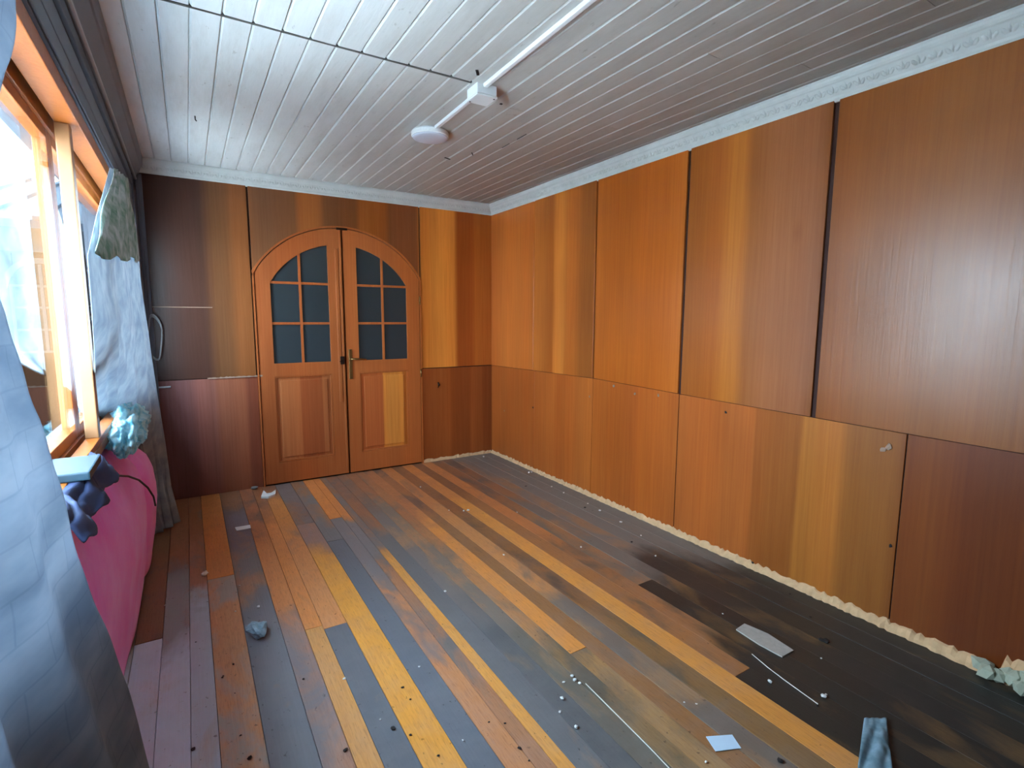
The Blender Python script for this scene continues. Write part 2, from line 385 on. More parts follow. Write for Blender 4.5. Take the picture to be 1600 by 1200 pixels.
# board: (x0, x1, [(y_far, y_near, wood, grey, wear)])
boards = [
    (-2.93, -2.82, [(0, RY, BR, GR, .8)]), (-2.82, -2.72, [(0, -2.0, BR, GR, .7), (-2.0, RY, (204, 210, 222), (204, 214, 228), .8)]),  # near end pale and bluish: window glow painted into the board
    (-2.72, -2.625, [(0, -1.9, (110, 72, 56), (92, 80, 76), .4), (-1.9, RY, (204, 210, 222), (206, 214, 228), .8)]),  # near end also carries the painted blue window light
    (-2.625, -2.53, [(0, -1.25, (140, 86, 62), GR, .25), (-1.25, -2.0, (150, 120, 104), (150, 150, 150), .7), (-2.0, RY, (200, 204, 214), (204, 212, 226), .85)]),  # near end tinted with the same painted window glow
    (-2.53, -2.455, [(0, -.85, (150, 88, 58), GR, .2), (-.85, -1.6, (158, 104, 84), GR, .45), (-1.6, RY, (186, 180, 182), (186, 194, 206), .85)]),  # near end lightened too, window light put into its colour
    (-2.455, -2.335, [(0, -1.45, (214, 128, 54), BR, .12), (-1.45, RY, (208, 146, 104), (172, 158, 146), .45)]),
    (-2.335, -2.205, [(0, -.5, (130, 80, 58), (98, 80, 76), .5), (-.5, -1.15, (128, 96, 92), (118, 104, 110), .7), (-1.15, -1.75, (158, 116, 96), GR, .5), (-1.75, RY, (140, 122, 112), (122, 120, 124), .9)]),
    (-2.205, -2.12, [(0, -1.1, (176, 98, 60), (120, 84, 70), .4), (-1.1, -2.0, (214, 130, 76), (150, 118, 100), .25), (-2.0, RY, (166, 120, 106), (132, 120, 120), .55)]),
    (-2.12, -2.05, [(0, -.75, (150, 84, 54), (120, 80, 66), .4), (-.75, -2.15, (222, 134, 72), BR, .12), (-2.15, RY, (214, 148, 84), BR, .15)]),
    (-2.05, -1.955, [(0, -.22, (140, 84, 62), GR, .3), (-.22, -1.05, (212, 130, 62), BR, .2), (-1.05, -2.18, (216, 138, 84), (160, 120, 100), .28), (-2.18, RY, (120, 116, 112), (104, 104, 108), .9)]),
    (-1.955, -1.845, [(0, -.95, (136, 90, 72), (122, 108, 104), .6), (-.95, -1.45, (160, 116, 104), (150, 122, 118), .5), (-1.45, RY, (230, 152, 56), BR, .06)]),
    (-1.845, -1.75, [(0, -.35, (136, 92, 70), GR, .4), (-.35, -1.3, (148, 104, 84), GR, .6), (-1.3, RY, (112, 108, 104), (104, 106, 112), .92)]),
    (-1.75, -1.675, [(0, -.95, (226, 130, 56), BR, .05), (-.95, -1.9, (150, 120, 104), (128, 118, 116), .75), (-1.9, RY, (190, 122, 82), (140, 112, 100), .4)]),
    (-1.675, -1.62, [(0, -.95, (220, 126, 56), BR, .08), (-.95, -1.7, (144, 112, 96), (126, 118, 116), .7), (-1.7, RY, (164, 108, 82), (116, 104, 98), .45)]),
    (-1.62, -1.575, [(0, -1.55, (136, 92, 72), (120, 110, 106), .6), (-1.55, RY, (222, 148, 66), (150, 110, 80), .1)]),
    (-1.575, -1.49, [(0, -1.2, (140, 86, 66), (112, 96, 90), .5), (-1.2, RY, (126, 110, 98), (106, 104, 104), .85)]),
    (-1.49, -1.41, [(0, -1.0, (144, 90, 66), (116, 98, 88), .45), (-1.0, -2.4, (148, 118, 96), (120, 110, 104), .65), (-2.4, RY, (100, 98, 90), (92, 92, 92), .85)]),
    (-1.41, -1.335, [(0, -.8, (150, 92, 66), (120, 100, 90), .4), (-.8, -2.6, (164, 118, 86), (128, 112, 98), .5), (-2.6, RY, (126, 108, 84), (106, 98, 86), .6)]),
    (-1.335, -1.265, [(0, -1.5, (160, 98, 66), (126, 100, 86), .4), (-1.5, -2.7, (176, 120, 80), (130, 108, 90), .4), (-2.7, RY, (124, 102, 76), (96, 86, 72), .5)]),
    (-1.265, -1.185, [(0, -1.25, (176, 104, 66), (130, 98, 82), .35), (-1.25, -2.85, (222, 140, 66), (160, 108, 72), .12), (-2.85, RY, (158, 120, 80), (116, 96, 76), .4)]),
    (-1.185, -1.11, [(0, -1.3, (148, 86, 58), (112, 82, 68), .35), (-1.3, RY, (134, 88, 58), (104, 80, 62), .3)]),
    (-1.11, -1.02, [(0, -1.2, (190, 112, 60), (136, 96, 72), .25), (-1.2, -2.45, (200, 132, 78), (138, 104, 80), .25), (-2.45, RY, (142, 112, 88), (118, 102, 90), .6)]),
    (-1.02, -.925, [(0, -1.3, (132, 74, 48), (104, 74, 60), .3), (-1.3, -2.7, (130, 84, 54), (98, 74, 58), .3), (-2.7, RY, (116, 86, 56), (96, 80, 62), .35)]),
    (-.925, -.83, [(0, -1.0, (206, 122, 60), (150, 100, 70), .15), (-1.0, RY, (224, 146, 64), (160, 110, 66), .08)]),
    (-.83, -.74, [(0, -1.0, (124, 68, 44), (100, 72, 60), .3), (-1.0, -3.27, (152, 92, 54), (116, 84, 62), .25), (-3.27, RY, (50, 48, 40), (42, 42, 38), .7)]),  # near ends from here to the right wall: worn dark, shade painted in
    (-.74, -.65, [(0, -1.9, (196, 114, 62), (140, 96, 72), .18), (-1.9, -3.1, (150, 90, 54), (104, 80, 62), .35), (-3.1, RY, (48, 46, 38), (40, 40, 36), .7)]),
    (-.65, -.55, [(0, -1.4, (134, 78, 54), (104, 80, 68), .35), (-1.4, -2.6, (146, 98, 70), (116, 98, 84), .45), (-2.6, RY, (50, 48, 42), (42, 42, 38), .7)]),
    (-.55, -.45, [(0, -1.2, (138, 84, 60), (106, 86, 74), .45), (-1.2, -2.6, (140, 102, 78), (118, 106, 96), .6), (-2.6, RY, (50, 48, 42), (44, 42, 38), .7)]),
    (-.45, -.34, [(0, -2.3, (146, 108, 84), (128, 114, 104), .6), (-2.3, RY, (60, 56, 48), (50, 48, 44), .7)]),
    (-.34, -.23, [(0, -2.4, (140, 112, 92), (124, 116, 108), .8), (-2.4, RY, (58, 54, 46), (50, 48, 42), .8)]),
    (-.23, -.12, [(0, -2.5, (136, 114, 96), (124, 118, 110), .8), (-2.5, RY, (60, 56, 48), (50, 48, 44), .8)]),
    (-.12, -.0, [(0, -2.6, (124, 110, 98), (118, 112, 106), .8), (-2.6, RY, (60, 56, 48), (50, 48, 44), .8)]),
]
# butt joints that show as a clean end of a board; elsewhere the colour only fades along it
joints = {(-2.05, -2.18), (-2.12, -2.15), (-.83, -3.27), (-2.455, -1.45), (-1.955, -.95), (-1.75, -.95), (-1.265, -2.85), (-.65, -2.6), (-2.72, -1.9), (-1.845, -1.3)}
si = 0
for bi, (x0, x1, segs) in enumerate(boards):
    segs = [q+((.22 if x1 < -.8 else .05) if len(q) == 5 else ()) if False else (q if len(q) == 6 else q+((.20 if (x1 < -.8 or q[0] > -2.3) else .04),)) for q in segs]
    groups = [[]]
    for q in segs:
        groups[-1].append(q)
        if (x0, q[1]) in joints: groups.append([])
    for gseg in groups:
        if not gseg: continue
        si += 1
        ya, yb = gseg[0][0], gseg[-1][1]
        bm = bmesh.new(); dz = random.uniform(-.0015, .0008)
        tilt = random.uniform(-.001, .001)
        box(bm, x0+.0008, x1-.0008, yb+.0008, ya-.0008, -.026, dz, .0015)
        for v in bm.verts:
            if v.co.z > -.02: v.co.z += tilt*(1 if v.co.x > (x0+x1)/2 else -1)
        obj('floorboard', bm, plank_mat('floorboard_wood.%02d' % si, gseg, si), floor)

# ------------------------------------------------------------------ walls
CB = 2.235  # lower edge of the cornice
dado = [(-6.2, .84), (-3.77, .84), (-3.04, .85), (-2.27, .862), (-1.5, .878), (-.72, .868), (0, .856)]
dz_ = lambda y: lerp(dado, y)
bm = bmesh.new(); box(bm, .0, .12, RY, .12, -.05, 2.45)
wall_right = struct(obj('wall_right', bm, M['backing']))
def wall_panel_x(y0, y1, zlo, zhi, x0, mat, n=6):
    """sheet on the right wall, front at x0"""
    bm = bmesh.new(); pts = []
    ys = [y0+(y1-y0)*i/n for i in range(n+1)]
    pts = [(y, zlo(y)) for y in ys]+[(y, zhi(y)) for y in reversed(ys)]
    prism(bm, pts, 0, x0, -.0005)
    # gentle bowing of the sheet's free face is left to the material's relief
    bmesh.ops.bevel(bm, geom=[e for e in bm.edges if abs(e.verts[0].co.x-x0) < 1e-5 and abs(e.verts[1].co.x-x0) < 1e-5], offset=.0015, segments=1, affect='EDGES')
    obj('panel', bm, mat, wall_right)
ug = [0, -.72, -1.487, -2.262, -3.043, -3.83, -4.6, -5.4, -6.1]; gw = [.0, .003, .007, .011, .011, .008, .006, .006, 0]
for i in range(8):
    wall_panel_x(ug[i+1]+gw[i+1], ug[i]-gw[i]-.0005, lambda y: dz_(y), lambda y: CB+.03, -.013-.001*(i % 2), M['right_upper'])
lg = [0, -.735, -1.48, -2.258, -3.42, -4.6, -6.1]; lw = [.0, .0015, .002, .003, .002, .003, 0]
for i in range(6):
    wall_panel_x(lg[i+1]+lw[i+1], lg[i]-lw[i]-.0005, lambda y: .022, lambda y: dz_(y)-.004, -.006-.001*(i % 2), M['right_lower'])

# back wall with the arched doorway
XC, ZC, RA = -1.378, 1.254, .746
def arch(x, R=RA): return ZC+math.sqrt(max(0, R*R-(x-XC)**2))
DX0, DX1 = -2.022, -.732
bm = bmesh.new()
box(bm, -2.95, DX0-.014, 0, .12, -.05, 2.45); box(bm, DX1+.014, -.0, 0, .12, -.05, 2.45)
xs = [DX0-.014+(DX1-DX0+.028)*i/28 for i in range(29)]
strip(bm, xs, lambda x: arch(x, RA+.02), lambda x: 2.45, 0, .12)
wall_back = struct(obj('wall_back', bm, M['backing']))
def back_panel(x0, x1, zlo, zhi, yf, mat, n=4):
    bm = bmesh.new(); xs = [x0+(x1-x0)*i/n for i in range(n+1)]
    strip(bm, xs, zlo, zhi, yf, -.0005)
    obj('panel', bm, mat, wall_back)
back_panel(-2.685, -2.043, lambda x: .865, lambda x: CB+.03, -.013, M['back_upper'])
back_panel(-2.029, -.727, lambda x: arch(x, RA+.006) if abs(x-XC) < .651 else 1.60, lambda x: CB+.03, -.012, M['back_upper'], 44)
back_panel(-.715, -.014, lambda x: .86, lambda x: CB+.03, -.013, M['back_upper'])
back_panel(-2.685, -2.036, lambda x: .0, lambda x: .858, -.006, M['back_lower'])
back_panel(-.715, -.008, lambda x: .02, lambda x: .852, -.006, M['back_lower'])
# torn veneer along the dado seam on the left, and the old ledge line above it
bm = bmesh.new(); rr = random.Random(3)
xs = [-2.36+.36*i/30 for i in range(31)]
hh = {round(x, 4): rr.uniform(.001, .009) for x in xs}
strip(bm, xs, lambda x: .860-hh[round(x, 4)]*.5, lambda x: .862+hh[round(x, 4)], -.0165, -.004)
obj('splintered_edge', bm, M['ledge'], wall_back)
bm = bmesh.new(); box(bm, -2.66, -2.30, -.0165, -.012, 1.366, 1.371, .001)
obj('scored_line', bm, M['ledge'], wall_back)

# left wall: boards above the window, low wall below it, wall beyond it
WY0, WY1, SZ, HZ = -4.2, -.28, .87, 1.96
bm = bmesh.new()
box(bm, -2.95, -2.86, RY, .12, -.05, SZ-.03)                 # under the window
box(bm, -2.95, -2.69, WY1, 0, SZ-.03, 2.45)                  # beyond the window
box(bm, -2.86, -2.69, WY1, 0, -.05, SZ-.03)
box(bm, -2.95, -2.705, RY, WY1, HZ+.0, 2.45)                 # above
box(bm, -2.95, -2.705, RY, WY0, SZ-.03, HZ)
wall_left = struct(obj('wall_left', bm, M['grey_paint']))
for (z0, z1, x1) in ((1.965, 2.02, -2.698), (2.026, 2.105, -2.700), (2.111, 2.16, -2.690)):
    bm = bmesh.new(); box(bm, -2.7045, x1, RY, -.02, z0, z1, .004); obj('fascia_board', bm, M['grey_paint'], wall_left)
bm = bmesh.new(); tube(bm, [(-2.675, y, 2.145+.004*math.sin(y*3)) for y in [-5.8+.29*i for i in range(20)]], .007, 8)
rail = tag(obj('curtain_rail', bm, M['steel'], smooth=True), 'thin grey curtain rail along the top of the window wall', 'curtain rail')
bm = bmesh.new(); box(bm, -2.69, -2.655, -.035, -.014, .0, 2.23, .004); box(bm, -2.69, -2.672, -.06, -.036, .0, 2.23, .004)
struct(obj('trim_1', bm, M['grey_paint']))
# rear wall behind the camera, with a window of its own
bm = bmesh.new()
box(bm, -2.95, .12, RY-.12, RY, -.05, 2.45)
wall_rear = struct(obj('wall_rear', bm, M['right_upper']))

# ------------------------------------------------------------------ ceiling
CZ = 2.33
bm = bmesh.new(); box(bm, -2.95, .12, RY-.12, .12, CZ+.02, CZ+.1)
ceiling = struct(obj('ceiling', bm, M['ceiling_gap']))
PW = .0956; JY = -2.165
k0 = -2.292-PW*5
def board_bm(x0, x1, ya, yb, dz, tl):
    bm = bmesh.new(); c = .008
    xs = [(x0, 0), (x0+c, -1), (x1-c, -1), (x1, 0)]
    pts = [(x0+.0004, CZ+.018), (x0+.0004, CZ+.009), (x0+c, CZ), (x1-.004, CZ+tl), (x1-.001, CZ+.003), (x1-.001, CZ+.018)]
    prism(bm, [(a, b-dz) for a, b in pts], 1, ya, yb)
    return bm
for i in range(31):
    x0 = k0+PW*i; x1 = x0+PW
    if x0 > .0: break
    x1 = min(x1, .0)
    tl = random.uniform(-.0015, .0015)
    cuts = [0, JY, RY] if x1 < -1.27 else [0, random.choice([-1.2, -2.9, -3.3, -2.0])+random.uniform(-.3, .3), RY]
    for a, b in zip(cuts, cuts[1:]):
        g = .004 if abs(a-JY) < .01 or abs(b-JY) < .01 else .0008
        bm = board_bm(x0, x1, (a-(g if a else 0)), b+(g if b != RY else 0), random.uniform(0, .002), tl)
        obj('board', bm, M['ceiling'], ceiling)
bm = bmesh.new(); box(bm, -2.7, -1.33, JY-.006, JY+.004, CZ-.004, CZ+.012, .001)
obj('joint_strip', bm, M['ceiling_gap'], ceiling)
# dark holes and splits in the boards
def ceil_at(px, py): return floor_at(px, py, CZ-.004)
for (px, py, w, l, a) in ((746, 114, .012, .045, .6), (699, 248, .008, .05, 1.2), (738, 241, .006, .05, .6), (783, 163, .012, .012, 0), (815, 214, .004, .1, .02), (790, 228, .004, .09, .02)):
    p = ceil_at(px, py); bm = bmesh.new()
    box(bm, -w/2, w/2, -l/2, l/2, 0, .004, .0012)
    bmesh.ops.rotate(bm, verts=bm.verts, cent=(0, 0, 0), matrix=Matrix.Rotation(-a, 3, 'Z'))
    bmesh.ops.translate(bm, verts=bm.verts, vec=(p.x, p.y, CZ-.0045))
    obj('split_hole', bm, M['dark_chip'], ceiling)
bm = bmesh.new(); p = floor_at(305, 187, CZ-.02); tube(bm, [(p.x, p.y, CZ), (p.x, p.y, CZ-.02), (p.x+.006, p.y, CZ-.026)], .003, 6)
obj('nail', bm, M['dark_chip'], ceiling)

bm = bmesh.new(); box(bm, -2.96, 1.5, RY-.13, 1.5, CZ+.13, CZ+.2); struct(obj('roof_slab', bm, M['subfloor']))

# ------------------------------------------------------------------ cornices
prof = [(.0, CB), (.010, CB), (.014, CB+.006), (.018, CB+.012), (.020, CB+.022), (.050, CB+.062), (.056, CB+.066), (.062, CB+.074), (.066, CB+.084), (.066, CZ+.006), (.0, CZ+.006)]
def cornice(name, axis, sgn, base, a0, a1, mat):
    bm = bmesh.new(); prism(bm, [(base+sgn*d, z) for d, z in prof], axis, a0, a1)
    return struct(obj(name, bm, mat))
def orn(par, f, n, mat):
    """embossed leaf-and-bead row on the slanted face of a cornice; f(t, u, h) -> world point"""
    bm = bmesh.new()
    for i in range(n):
        for lobe in (-1, 0, 1):
            pts = []
            for k in range(6):
                a = k/6*2*math.pi
                rx = .009*(1 if lobe else .6); ry = .013 if lobe else .018
                ox = lobe*.015
                du = math.cos(a)*rx+ox; dv = math.sin(a)*ry+(0 if lobe else .004)+abs(lobe)*-.002
                pts.append(bm.verts.new(f(i, du+.4*dv*lobe, dv, .001)))
            top = bm.verts.new(f(i, lobe*.015, 0, .013))
            for k in range(6): bm.faces.new((pts[k], pts[(k+1) % 6], top))
    o = obj('leaf_moulding', bm, mat, par, smooth=True); o['kind'] = 'stuff'
nx, nz = .8, -.6
def onface(dist, v, h):   # v along slope, centre of the slanted face
    d = .035+v*.6+h*.8*.75; z = CB+.042+v*.8-h*.6
    return d, z
cr_ = cornice('trim_2', 1, 1, 0, 0, 0, M['cornice']) if False else None
bm = bmesh.new(); ysec = [0, RY]
prism(bm, [(-d, z) for d, z in prof], 1, -.0, RY)
t_r = struct(obj('trim_2', bm, M['cornice']))
orn(t_r, lambda i, u, v, h: (-onface(0, v, h)[0], -.07-.052*i+u, onface(0, v, h)[1]), 110, M['cornice'])
bm = bmesh.new(); prism(bm, [(-d, z) for d, z in prof], 0, 0, 0) if False else None
vv0 = None
bm.free() if bm else None
bm = bmesh.new(); prism(bm, [(-d, z) for d, z in prof], 0, -2.70, 0)
t_b = struct(obj('trim_3', bm, M['cornice']))
orn(t_b, lambda i, u, v, h: (-.08-.052*i+u, -onface(0, v, h)[0], onface(0, v, h)[1]), 50, M['cornice'])
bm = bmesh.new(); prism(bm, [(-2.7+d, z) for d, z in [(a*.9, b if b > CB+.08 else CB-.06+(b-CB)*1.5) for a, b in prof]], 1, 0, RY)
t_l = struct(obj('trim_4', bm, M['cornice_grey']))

# ------------------------------------------------------------------ remains of the skirting at the wall foot
rr = random.Random(11)
def rubble_strip(name, n, f, hfun, dfun, mat):
    bm = bmesh.new(); rows = []
    for i in range(n+1):
        h = hfun(i/n)*rr.uniform(.7, 1.2); d = dfun(i/n)*rr.uniform(.8, 1.25)
        rows.append([bm.verts.new(f(i/n, *q)) for q in ((0, 0), (d, 0), (d*.85, h*.35), (d*.45, h*.8), (0, h))])
    for a, b in zip(rows, rows[1:]):
        for k in range(4): bm.faces.new((a[k], a[k+1], b[k+1], b[k]))
        bm.faces.new((a[4], a[0], b[0], b[4]))
    bm.faces.new(rows[0]); bm.faces.new(rows[-1][::-1])
    return struct(obj(name, bm, mat))
rubble_strip('baseboard_right', 260, lambda t, d, h: (-.002-d, -.01-t*3.95, h), lambda t: .030+.012*t+(.06 if t > .955 else 0), lambda t: .02+.025*max(0, t-.55), M['plaster'])
bb = rubble_strip('baseboard_back', 40, lambda t, d, h: (-.72+t*.70, -.002-d, h), lambda t: .03, lambda t: .016, M['plaster'])

# ------------------------------------------------------------------ arched double door
door = struct(empty('door_1', (XC, 0, 0)))
bm = bmesh.new()
def arc_xs(a, b, n=26): return [a+(b-a)*i/n for i in range(n+1)]
strip(bm, arc_xs(DX0-.012, DX1+.012, 40), lambda x: arch(x, RA+.001) if abs(x-XC) < .64 else 1.60, lambda x: arch(x, RA+.016), -.022, .05)
box(bm, DX0-.012, DX0-.001, -.022, .05, 0, 1.62); box(bm, DX1+.001, DX1+.012, -.022, .05, 0, 1.62)
obj('door_frame', bm, M['door'], door)
def leaf(x0, x1, inner_left, inner_right, hinge_side):
    RI = RA-.128
    yf, yb = -.014, .024
    bm = bmesh.new()
    strip(bm, arc_xs(x0, inner_left, 6), lambda x: .012, lambda x: arch(x, RA-.004), yf, yb)
    strip(bm, arc_xs(inner_right, x1, 6), lambda x: .012, lambda x: arch(x, RA-.004), yf, yb)
    box(bm, inner_left, inner_right, yf, yb, .012, .175)
    box(bm, inner_left, inner_right, yf, yb, .85, .95)
    strip(bm, arc_xs(inner_left, inner_right, 16), lambda x: arch(x, RI), lambda x: arch(x, RA-.004), yf, yb)
    lf = obj('door_leaf', bm, M['door'], door)
    # panel with a raised field and moulding
    bm = bmesh.new(); box(bm, inner_left, inner_right, .0, .014, .175, .85)
    box(bm, inner_left+.035, inner_right-.035, -.009, .002, .21, .815, .006)
    obj('lower_panel', bm, M['door_panel'], lf)
    bm = bmesh.new()
    for (a, b, c, d) in ((inner_left, inner_right, .175, .187), (inner_left, inner_right, .838, .85), (inner_left, inner_left+.012, .187, .838), (inner_right-.012, inner_right, .187, .838)):
        box(bm, a, b, -.010, .002, c, d, .003)
    obj('panel_moulding', bm, M['door'], lf)
    # glazing bars
    xm = (inner_left+inner_right)/2; g = .009
    bm = bmesh.new()
    strip(bm, [xm-g, xm, xm+g], lambda x: .95, lambda x: arch(x, RI), -.010, .012)
    for z in (1.255, 1.562):
        xl = max(inner_left, XC-math.sqrt(RI*RI-(z-ZC)**2)); xr = min(inner_right, XC+math.sqrt(RI*RI-(z-ZC)**2))
        box(bm, xl, xm-g, -.0095, .012, z-g, z+g); box(bm, xm+g, xr, -.0095, .012, z-g, z+g)
    obj('glazing_bar', bm, M['door'], lf)
    zr = [(.95, 1.255-g), (1.255+g, 1.562-g), (1.562+g, None)]
    for (a, b) in ((inner_left, xm-g), (xm+g, inner_right)):
        for (z0, z1) in zr:
            bm = bmesh.new()
            if z1: box(bm, a, b, .002, .007, z0, z1)
            else: strip(bm, arc_xs(a, b, 10), lambda x: z0, lambda x: max(z0+.001, arch(x, RI)), .002, .007)
            obj('pane', bm, M['door_glass'], lf)
    return lf
left_leaf = leaf(DX0+.004, XC-.006, -1.915, -1.492, 0)
right_leaf = leaf(XC+.008, DX1-.004, -1.268, -.848, 1)
left_leaf['label'] = 'left door leaf with cover strip'; right_leaf['label'] = 'right door leaf with lever handle'
# cover strip on the left leaf, bolt, lever handle, keyhole plate, hinges
bm = bmesh.new()
box(bm, -1.438, -1.412, -.024, -.013, .62, 1.84, .004); box(bm, -1.404, -1.386, -.022, -.013, .03, 1.985, .003)
obj('cover_strip', bm, M['door'], left_leaf)
bm = bmesh.new(); box(bm, -1.425, -1.392, -.034, -.0235, .925, .99, .003); tube(bm, [(-1.41, -.034, .955), (-1.432, -.05, .95)], .005)
obj('catch', bm, M['dark_metal'], left_leaf)
bm = bmesh.new(); box(bm, -1.355, -1.325, -.022, -.013, .80, 1.045, .004); tube(bm, [(-1.338, -.023, .84), (-1.338, -.026, .84)], .006)
obj('handle_plate', bm, M['brass'], right_leaf)
bm = bmesh.new(); tube(bm, [(-1.34, -.02, .965), (-1.34, -.055, .965), (-1.325, -.06, .966), (-1.27, -.06, .964), (-1.222, -.056, .958)], [.009, .008, .009, .008, .006], 10)
obj('lever', bm, M['brass'], right_leaf, smooth=True)
for z in (.82, 1.45):
    bm = bmesh.new(); tube(bm, [(-.733, -.026, z-.035), (-.733, -.026, z+.035)], .007, 10); obj('hinge', bm, M['brass'], door, smooth=True)
bm = bmesh.new(); box(bm, -1.42, -1.335, -.034, -.0235, 1.985, 2.003, .003)
obj('top_catch', bm, M['dark_metal'], door)
bm = bmesh.new(); box(bm, -2.2, -.55, .121, .14, -.05, 2.2)
obj('dark_backing', bm, M['subfloor'], door)

# ------------------------------------------------------------------ window on the left
win = struct(empty('window_1', (-2.77, -3.5, SZ)))
def wbox(name, *a, mat='pine', bev=.003, par=None):
    bm = bmesh.new(); box(bm, *a, bev); return obj(name, bm, M[mat], par or win)
wbox('window_frame', -2.90, -2.733, WY0, WY1, SZ-.03, SZ, mat='pine_worn')         # sill board
wbox('window_rail', -2.775, -2.735, WY0, WY1, SZ+.001, SZ+.022)
wbox('window_rail', -2.84, -2.79, WY0, WY1, SZ+.001, SZ+.022)
wbox('window_head', -2.775, -2.712, WY0, WY1, 1.905, HZ-.001)
wbox('window_head', -2.84, -2.79, WY0, WY1, 1.885, HZ-.001)
for y in (WY1-.05, -2.1, WY0+.05):
    wbox('window_post', -2.775, -2.738, y-.025, y+.025, SZ+.022, 1.905, mat='pine_worn' if y == -2.1 else 'pine')
for (a, b) in ((WY1-.04, -2.08), (-2.08, WY0+.04)):
    s = empty('sash', (-2.815, (a+b)/2, SZ+.022), win); s.location -= Vector(win.location)
    for (y0, y1) in ((a-.045, a), (b, b+.045)):
        wbox('stile', -2.832, -2.798, y0, y1, SZ+.023, 1.884, par=s)
    for (z0, z1) in ((SZ+.023, SZ+.06), (1.85, 1.884)):
        wbox('sash_rail', -2.832, -2.798, b+.0455, a-.0455, z0, z1, par=s)
    bm = bmesh.new(); box(bm, -2.800, -2.797, b+.04, a-.04, SZ+.055, 1.855)
    for v in bm.verts: v.co.x -= .027*(a-v.co.y)/(a-b) if a == -2.08 else .01
    obj('pane', bm, M['glass'], s)

# ------------------------------------------------------------------ ceiling lamp, junction box, conduit
lx, ly = -1.245, -1.50
lamp = tag(empty('ceiling_lamp', (lx, ly, CZ-.045)), 'round flat white ceiling lamp, switched off, at the end of the conduit', 'lamp')
bm = bmesh.new(); lathe(bm, [(.085, CZ), (.098, CZ-.004), (.104, CZ-.012), (.104, CZ-.030), (.100, CZ-.034)], (lx, ly)); obj('housing', bm, M['white_plastic'], lamp, smooth=False)
bm = bmesh.new(); lathe(bm, [(.099, CZ-.034), (.097, CZ-.038), (.080, CZ-.042), (.04, CZ-.044), (.005, CZ-.0445)], (lx, ly)); obj('diffuser', bm, M['white_diffuser'], lamp, smooth=True)
bx, by = -1.262, -2.135
jb = tag(empty('junction_box', (bx, by, CZ-.05)), 'square white plastic junction box on the ceiling between the conduits', 'junction box')
bm = bmesh.new(); box(bm, bx-.05, bx+.05, by-.05, by+.05, CZ-.042, CZ+.002, .004); obj('housing', bm, M['white_plastic'], jb)
bm = bmesh.new(); box(bm, bx-.052, bx+.052, by-.052, by+.052, CZ-.052, CZ-.0425, .004); obj('lid', bm, M['white_plastic'], jb)
for sx in (-1, 1):
    bm = bmesh.new(); tube(bm, [(bx+sx*.04, by-sx*.04, CZ-.050), (bx+sx*.04, by-sx*.04, CZ-.0535)], .004, 8)
    obj('screw', bm, M['dark_metal'], jb)
def conduit(y0, y1, x0, x1, label):
    bm = bmesh.new(); n = 6; w = .011; h = .018
    for s in (0,):
        prism(bm, [(-w, 0), (-w, -h+.003), (-w+.003, -h), (w-.003, -h), (w, -h+.003), (w, 0)], 1, 0, 1)
    for v in bm.verts:
        t = v.co.y; v.co = Vector((x0+(x1-x0)*t+v.co.x, y0+(y1-y0)*t, CZ+.001+v.co.z))
    tag(obj('cable_conduit', bm, M['white_plastic']), label, 'conduit', 'white surface conduits on the ceiling')
conduit(ly-.095, by+.053, -1.25, -1.262, 'short white conduit joining the round lamp to the junction box')
conduit(by-.053, RY+.02, -1.272, -1.345, 'long white conduit running from the junction box towards the viewer')

# ------------------------------------------------------------------ curtains
def grid_obj(name, nu, nv, f, mat, parent=None, thick=.0015):
    bm = bmesh.new(); V = [[bm.verts.new(f(i/(nu-1), j/(nv-1))) for i in range(nu)] for j in range(nv)]
    for j in range(nv-1):
        for i in range(nu-1): bm.faces.new((V[j][i], V[j][i+1], V[j+1][i+1], V[j+1][i]))
    o = obj(name, bm, mat, parent, smooth=True)
    md = o.modifiers.new('solid', 'SOLIDIFY'); md.thickness = thick; md.offset = 0
    return o
# far curtain: left edge / right edge as (z-order t, px, py, y)
def xs_(seq, xp, ymax):
    o = []
    for t, px, py in seq:
        p = at_x(px, py, xp)
        if p.y > ymax: p = at_y(px, py, ymax)
        o.append((t, p.x, p.y, p.z))
    return o
Le = xs_([(0, 172, 262), (.14, 150, 335), (.25, 134, 400), (.42, 142, 500)], -2.668, -.6)
for t, px, py, y in ((.6, 150, 600, -1.95), (.72, 158, 680, -1.45), (.82, 190, 745, -.86), (1, 215, 850, -.80)):
    p = at_y(px, py, y); Le.append((t, p.x, p.y, p.z))
Re = xs_([(0, 193, 278), (.14, 206, 350), (.25, 216, 410), (.42, 229, 500), (.6, 246, 610), (.75, 258, 690), (.9, 266, 760), (1, 280, 815)], -2.668, -.6)
def far_curtain(u, v, off=0):
    a = Vector(lerp(Le, v)); b = Vector(lerp(Re, v))
    p = a.lerp(b, u)
    amp = .011*math.sin(math.pi*min(1, u*1.0))**.5*(.4+v)
    fold = math.sin(u*24+2.2*math.sin(v*3.1)+v*2)*amp + .010*math.sin(u*53+v*5)*v
    n = mnoise.noise(Vector((u*4, v*5, 3)))*.02*math.sin(math.pi*u)
    p.x += fold*.8+n+off
    p.y += .01*math.sin(u*31+v*7)
    if p.y < -.9: p.z = max(p.z, .70)
    p.z = max(p.z, .012)
    return p
cu = tag(empty('curtain', (-2.68, -1.0, 0)), 'white curtain with a lace valance, hanging at the far end of the window', 'curtain')
cl = grid_obj('curtain_cloth', 90, 110, far_curtain, M['sheer'], cu)
def valance(u, v):
    vv = v*(.235+.018*abs(math.sin(u*9.4)))
    p = far_curtain(u*1.0, vv, .012); p.z -= .0
    p += Vector((.004*math.sin(u*60+v*9), 0, 0)); return p
grid_obj('lace_valance', 90, 36, valance, M['lace'], cu)
